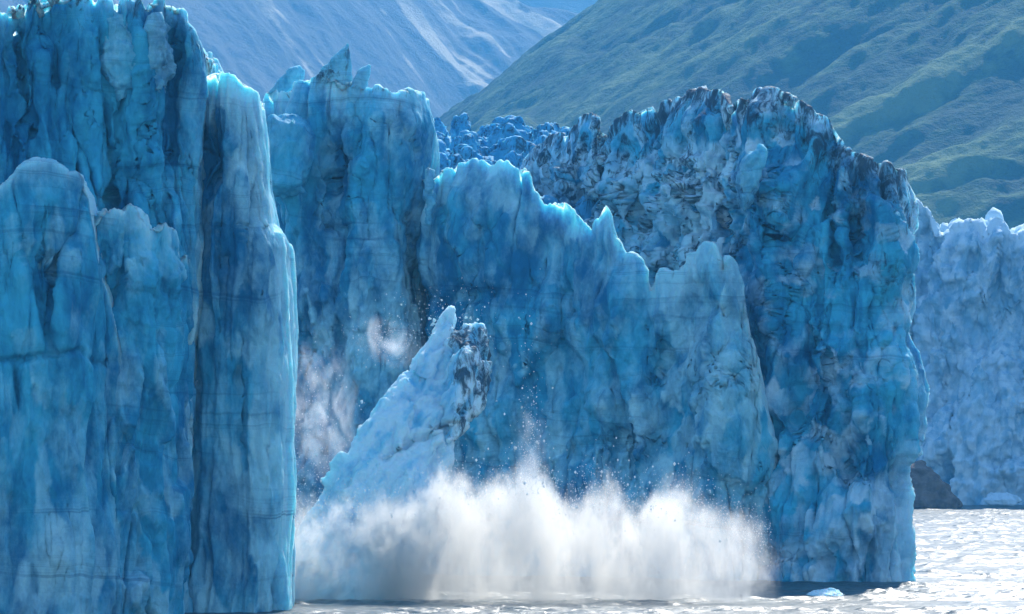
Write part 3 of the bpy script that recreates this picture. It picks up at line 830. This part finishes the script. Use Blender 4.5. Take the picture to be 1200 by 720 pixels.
def blob(name, mat, cen, rad, tilt, label, seed):
    bm = bmesh.new()
    bmesh.ops.create_icosphere(bm, subdivisions=4, radius=1.0)
    c, s = math.cos(tilt), math.sin(tilt)
    for v in bm.verts:
        p = np.array(v.co)
        q = p * np.array(rad) * (1 + 0.12 * float(perlin(p * 1.6 + seed, seed)))
        v.co = (cen[0] + q[0] * c + q[2] * s, cen[1] + q[1], cen[2] - q[0] * s + q[2] * c)
    me = bpy.data.meshes.new(name); bm.to_mesh(me); bm.free(); me.materials.append(mat)
    o = bpy.data.objects.new(name, me); COL.objects.link(o)
    return tag(o, label, 'spray', None, 'stuff')


for cen, rad, tilt, dn, lab, sd in [(W(452, 400, 655), (9.0, 6, 5.0), 0.35, 0.5, 'thin wisp of drifting spray behind the top of the falling block', 3),
                                    (W(622, 540, 600), (3.6, 5, 12), 0.05, 0.30, 'thin plume of spray shot up above the middle of the cloud', 9),
                                    (W(372, 480, 645), (9.0, 8, 17), 0.0, 0.5, 'veil of thin spray between the left cliff and the falling block', 5)]:
    blob('spray', wisp_material('wisp_mist', dn, 0.22, cen, rad, -tilt), cen, [r * 1.02 for r in rad], tilt, lab, sd)

# droplets and ice grit: too many to count, one object
rs = np.random.default_rng(11)
PT = []
tx = np.array([a for a, _ in top], float); ty = np.array([c for _, c in top], float)
for q in range(5200):
    px = rs.uniform(340, 905); yt = np.interp(px, tx, ty)
    py = yt + rs.normal(8, 16) - rs.exponential(9) * (rs.random() < 0.5)
    if py > 690: continue
    PT.append((px, py, 599 + rs.normal(0, 7), 0.035 + 0.03 * rs.exponential()))
for q in range(700):
    PT.append((622 + rs.normal(0, 9), 575 - rs.exponential(42), 600 + rs.normal(0, 3), 0.035 + 0.025 * rs.exponential()))
for q in range(1000):
    PT.append((372 + rs.normal(0, 22), 520 + rs.normal(0, 48), 640 + rs.normal(0, 4), 0.03 + 0.025 * rs.exponential()))
for q in range(500):
    PT.append((455 + rs.normal(0, 22), 398 + rs.normal(0, 14), 652 + rs.normal(0, 3), 0.03 + 0.025 * rs.exponential()))
for q in range(500):
    PT.append((520 + rs.normal(0, 30), 380 + rs.normal(0, 24), 634 + rs.normal(0, 4), 0.025 + 0.02 * rs.exponential()))
cen = np.array([W(a, c, z) for a, c, z, r in PT]); rad = np.array([r for *_, r in PT])
oc = np.array([[1, 0, 0], [-1, 0, 0], [0, 1, 0], [0, -1, 0], [0, 0, 1.3], [0, 0, -1.3]])
of = np.array([[0, 2, 4], [2, 1, 4], [1, 3, 4], [3, 0, 4], [2, 0, 5], [1, 2, 5], [3, 1, 5], [0, 3, 5]])
VV = (cen[:, None, :] + oc[None] * rad[:, None, None]).reshape(-1, 3)
FF = (of[None] + 6 * np.arange(len(cen))[:, None, None]).reshape(-1, 3)
m_, nt, out = new_mat('white_droplets')
p_ = nt.n('ShaderNodeBsdfPrincipled', i_Roughness=0.6); p_.inputs['Base Color'].default_value = (0.85, 0.9, 0.92, 1)
p_.inputs['Subsurface Weight'].default_value = 0.0
tr_ = nt.n('ShaderNodeBsdfTranslucent'); tr_.inputs[0].default_value = (0.85, 0.9, 0.92, 1)
mx_ = nt.n('ShaderNodeMixShader', i_0=0.5); nt.link(p_.outputs[0], mx_.inputs[1]); nt.link(tr_.outputs[0], mx_.inputs[2])
nt.link(mx_.outputs[0], out.inputs[0])
tag(link('spray_droplets', VV, FF, m_, None, None, False), 'fine white droplets and ice grit flying out of the spray cloud', 'spray', None, 'stuff')

# ================================================================= water, mountains, air
gx = np.r_[np.linspace(-6000, -60, 14)[:-1], np.linspace(-60, 225, 560), np.linspace(225, 6000, 14)[1:]]
gy = np.r_[np.linspace(-40, 530, 20)[:-1], np.linspace(530, 720, 380)[:-1], 720 * (1600 / 720.0) ** np.linspace(0, 1, 700), np.linspace(1600, 14000, 12)[1:]]
GX, GY = np.meshgrid(gx, gy)
GP = np.stack([GX, GY, np.zeros_like(GX)], -1)
amp = smooth(530, 550, GY) * smooth(1600, 1500, GY) * smooth(-60, -50, GX) * smooth(225, 215, GX)
GP = GP + 1.5 * fbm(GP / 14, 2, 21)[..., None]
gust = 0.32 + 0.95 * smooth(-0.25, 0.35, fbm(GP / np.array([60, 26, 1]), 3, 33))
far_k = np.clip(GY / 700, 0.9, 2.0)
Q = GP / np.array([1, 1, 1])
Q = GP / np.array([0.75, 0.75, 1])
GZ = 1.1 * amp * gust * (0.42 * fbm(Q / np.array([14, 5.0, 1]), 2, 2) + 0.24 * ridged(Q / np.array([7, 2.6, 1]), 2, 7) + 0.13 * fbm(Q / np.array([3.0, 1.4, 1]), 2, 9))
nyy, nxx = GX.shape
ii, jj = np.meshgrid(np.arange(nyy - 1), np.arange(nxx - 1), indexing='ij')
fc = np.stack([ii * nxx + jj, ii * nxx + jj + 1, (ii + 1) * nxx + jj + 1, (ii + 1) * nxx + jj], -1).reshape(-1, 4)
tag(link('water', np.stack([GX, GY, GZ], -1), fc, M['water']), kind='structure')


def terrain(name, mat, X, Y, fn):
    gx, gy = np.meshgrid(X, Y)
    z, rib = fn(gx, gy)
    nyy, nxx = gx.shape
    ii, jj = np.meshgrid(np.arange(nyy - 1), np.arange(nxx - 1), indexing='ij')
    fc = np.stack([ii * nxx + jj, ii * nxx + jj + 1, (ii + 1) * nxx + jj + 1, (ii + 1) * nxx + jj], -1).reshape(-1, 4)
    return tag(link(name, np.stack([gx, gy, z], -1), fc, mat, None, {'rib': rib}), kind='structure')


PK = W(1476, -560, 5400)


def near_mtn(x, y):
    dx, dy = x - PK[0], y - PK[1]
    dy = dy * 0.66
    r = np.hypot(dx, dy); a = np.arctan2(dy, dx)
    P = np.stack([x, y, 0 * x], -1)
    k = smooth(0, 500, r)
    zb = PK[2] - 0.753 * r
    wq = 0.5 * fbm(P / 380, 3, 6)
    c, s = math.cos(0.47), math.sin(0.47)
    al = x * c + zb * s; ac = -x * s + zb * c
    D = np.stack([al / 800 + wq, ac / 110 + wq, 0 * x], -1)
    D2 = np.stack([al / 300 + wq, ac / 50 + wq, 0 * x + 4], -1)
    big = fbm(D, 4, 31); mid_ = fbm(D2, 4, 37)
    z = zb + k * (42 * big + 16 * mid_) + 5 * fbm(P / 60, 3, 9) + 2.2 * fbm(P / 16, 3, 19)
    return np.maximum(z, -3), np.clip(0.8 * mid_ + 0.6 * big + 0.35 * fbm(P / 22, 3, 23), -1, 1)


terrain('mountain', mountain_material('green_slope', (0.006, 0.045, 0.036), (0.038, 0.105, 0.045), (0.11, 0.175, 0.075), 1.0, PK, 0.05, 0.6),
        np.r_[np.linspace(-700, -140, 30)[:-1], np.linspace(-140, 900, 420), np.linspace(900, 2600, 60)[1:]], np.r_[np.linspace(3000, 3300, 10)[:-1], np.linspace(3300, 5400, 460), np.linspace(5400, 6900, 40)[1:]], near_mtn)


def far_mtn(x, y):
    P = np.stack([x, y, 0 * x], -1)
    rx = np.interp(x, [(a - 600) * 9000 / F for a in (-400, 0, 300, 430, 540, 690, 800, 1100)], [CAMH + (HZ - b) * 9000 / F for b in (-420, -320, -170, -80, 3, 27, 60, 200)])
    dy = 9000 - y
    u = x - 0.68 * np.abs(dy)
    wq = 0.35 * fbm(P / 500, 3, 2)
    rib = ridged(np.stack([u / 260 + wq, dy / 2600 + wq, 0 * x], -1), 4, 41)
    st = perlin(np.stack([u / 100 + 2 * wq, dy / 520 + wq, 0 * x + 5], -1), 43) + 0.6 * perlin(np.stack([u / 40 + 3 * wq, dy / 260, 0 * x + 9], -1), 44) + 0.3 * fbm(P / 60, 3, 77)
    patch = fbm(np.stack([u / 500, dy / 700, 0 * x + 2], -1), 3, 51) + 0.45 * smooth(-250, 100, x)
    z = rx - 0.48 * np.abs(dy) + 30 * rib + 5 * st + 12 * fbm(P / 200, 4, 8)
    return np.maximum(z, -3), np.clip(smooth(0.0, 0.5, st) * (0.4 + 1.7 * patch), 0, 1.5)


terrain('mountain', mountain_material('scree_slope', (0.11, 0.115, 0.12), (0.16, 0.155, 0.14), (0.62, 0.54, 0.38), 1.0, PK, 0.2, 0.9),
        np.r_[np.linspace(-2600, -1150, 60)[:-1], np.linspace(-1150, 700, 420), np.linspace(700, 1300, 20)[1:]], np.r_[np.linspace(5000, 6800, 50)[:-1], np.linspace(6800, 9100, 420), np.linspace(9100, 9800, 20)[1:]], far_mtn)


def back_mtn(x, y):
    P = np.stack([x, y, 0 * x], -1)
    z = 2300 + 60 * fbm(P / 900, 3, 4) - 0.55 * np.abs(13000 - y) + 60 * ridged(P / np.array([500, 1500, 1]), 4, 6)
    return np.maximum(z, -3), ridged(P / np.array([300, 1500, 1]), 3, 7)


terrain('mountain', mountain_material('hazy_slope', (0.05, 0.065, 0.06), (0.09, 0.10, 0.08), (0.25, 0.24, 0.2), 0.3, PK),
        np.linspace(-3500, 3500, 140), np.linspace(9900, 13800, 80), back_mtn)

HB = (-6200, 6200, -60, 14200, -9, 2700)
bm = bmesh.new()
bmesh.ops.create_cube(bm, size=1.0)
for v in bm.verts:
    v.co = ((HB[0] + HB[1]) / 2 + v.co.x * (HB[1] - HB[0]), (HB[2] + HB[3]) / 2 + v.co.y * (HB[3] - HB[2]), (HB[4] + HB[5]) / 2 + v.co.z * (HB[5] - HB[4]))
me = bpy.data.meshes.new('haze'); bm.to_mesh(me); bm.free()
hm, nt, out = new_mat('haze_air')
v = nt.n('ShaderNodeVolumePrincipled', i_Density=0.85e-4)
v.inputs['Color'].default_value = (0.12, 0.51, 0.95, 1)
v.inputs['Anisotropy'].default_value = 0.1
nt.link(v.outputs[0], out.inputs['Volume'])
me.materials.append(hm)
hz = bpy.data.objects.new('haze', me); COL.objects.link(hz)
tag(hz, kind='stuff')

# ================================================================= light and camera
SUN_EL, SUN_AZ = 42.0, 14.0       # degrees; azimuth from straight ahead (+Y) to the right (+X)
world = bpy.data.worlds.new('World'); scene.world = world; world.use_nodes = True
t = world.node_tree; t.nodes.clear()
sky = t.nodes.new('ShaderNodeTexSky'); sky.sky_type = 'NISHITA'; sky.sun_disc = False
sky.sun_elevation = R(SUN_EL); sky.sun_rotation = R(SUN_AZ)
sky.air_density = 1.0; sky.dust_density = 0.4; sky.ozone_density = 2.0
bg = t.nodes.new('ShaderNodeBackground'); bg.inputs[1].default_value = 0.148
wo = t.nodes.new('ShaderNodeOutputWorld')
t.links.new(sky.outputs[0], bg.inputs[0]); t.links.new(bg.outputs[0], wo.inputs[0])
sl = bpy.data.lights.new('sun', 'SUN'); sl.energy = 4.7; sl.angle = R(0.5); sl.color = (1.0, 0.945, 0.86)
so = bpy.data.objects.new('sun', sl); COL.objects.link(so)
d = Vector((math.sin(R(SUN_AZ)) * math.cos(R(SUN_EL)), math.cos(R(SUN_AZ)) * math.cos(R(SUN_EL)), math.sin(R(SUN_EL))))
so.rotation_euler = d.to_track_quat('Z', 'Y').to_euler()
so.location = d * 2000

cd = bpy.data.cameras.new('camera'); cam = bpy.data.objects.new('camera', cd); COL.objects.link(cam)
cd.sensor_width = 36; cd.lens = 36 * F / 1200; cd.shift_y = (HZ - 360) / 1200
cd.clip_start = 1; cd.clip_end = 40000
cam.location = (0, 0, CAMH); cam.rotation_euler = (R(90), 0, 0)
scene.camera = cam
scene.view_settings.view_transform = 'Standard'; scene.view_settings.look = 'None'
scene.view_settings.exposure = 0.78; scene.view_settings.gamma = 1
cy = scene.cycles
cy.max_bounces = 8; cy.diffuse_bounces = 3; cy.glossy_bounces = 2; cy.transmission_bounces = 2; cy.volume_bounces = 3; cy.transparent_max_bounces = 6
cy.use_denoising = True; cy.denoiser = 'OPENIMAGEDENOISE'
cy.volume_max_steps = 256
cy.use_adaptive_sampling = True; cy.adaptive_threshold = 0.03
cy.sample_clamp_indirect = 6
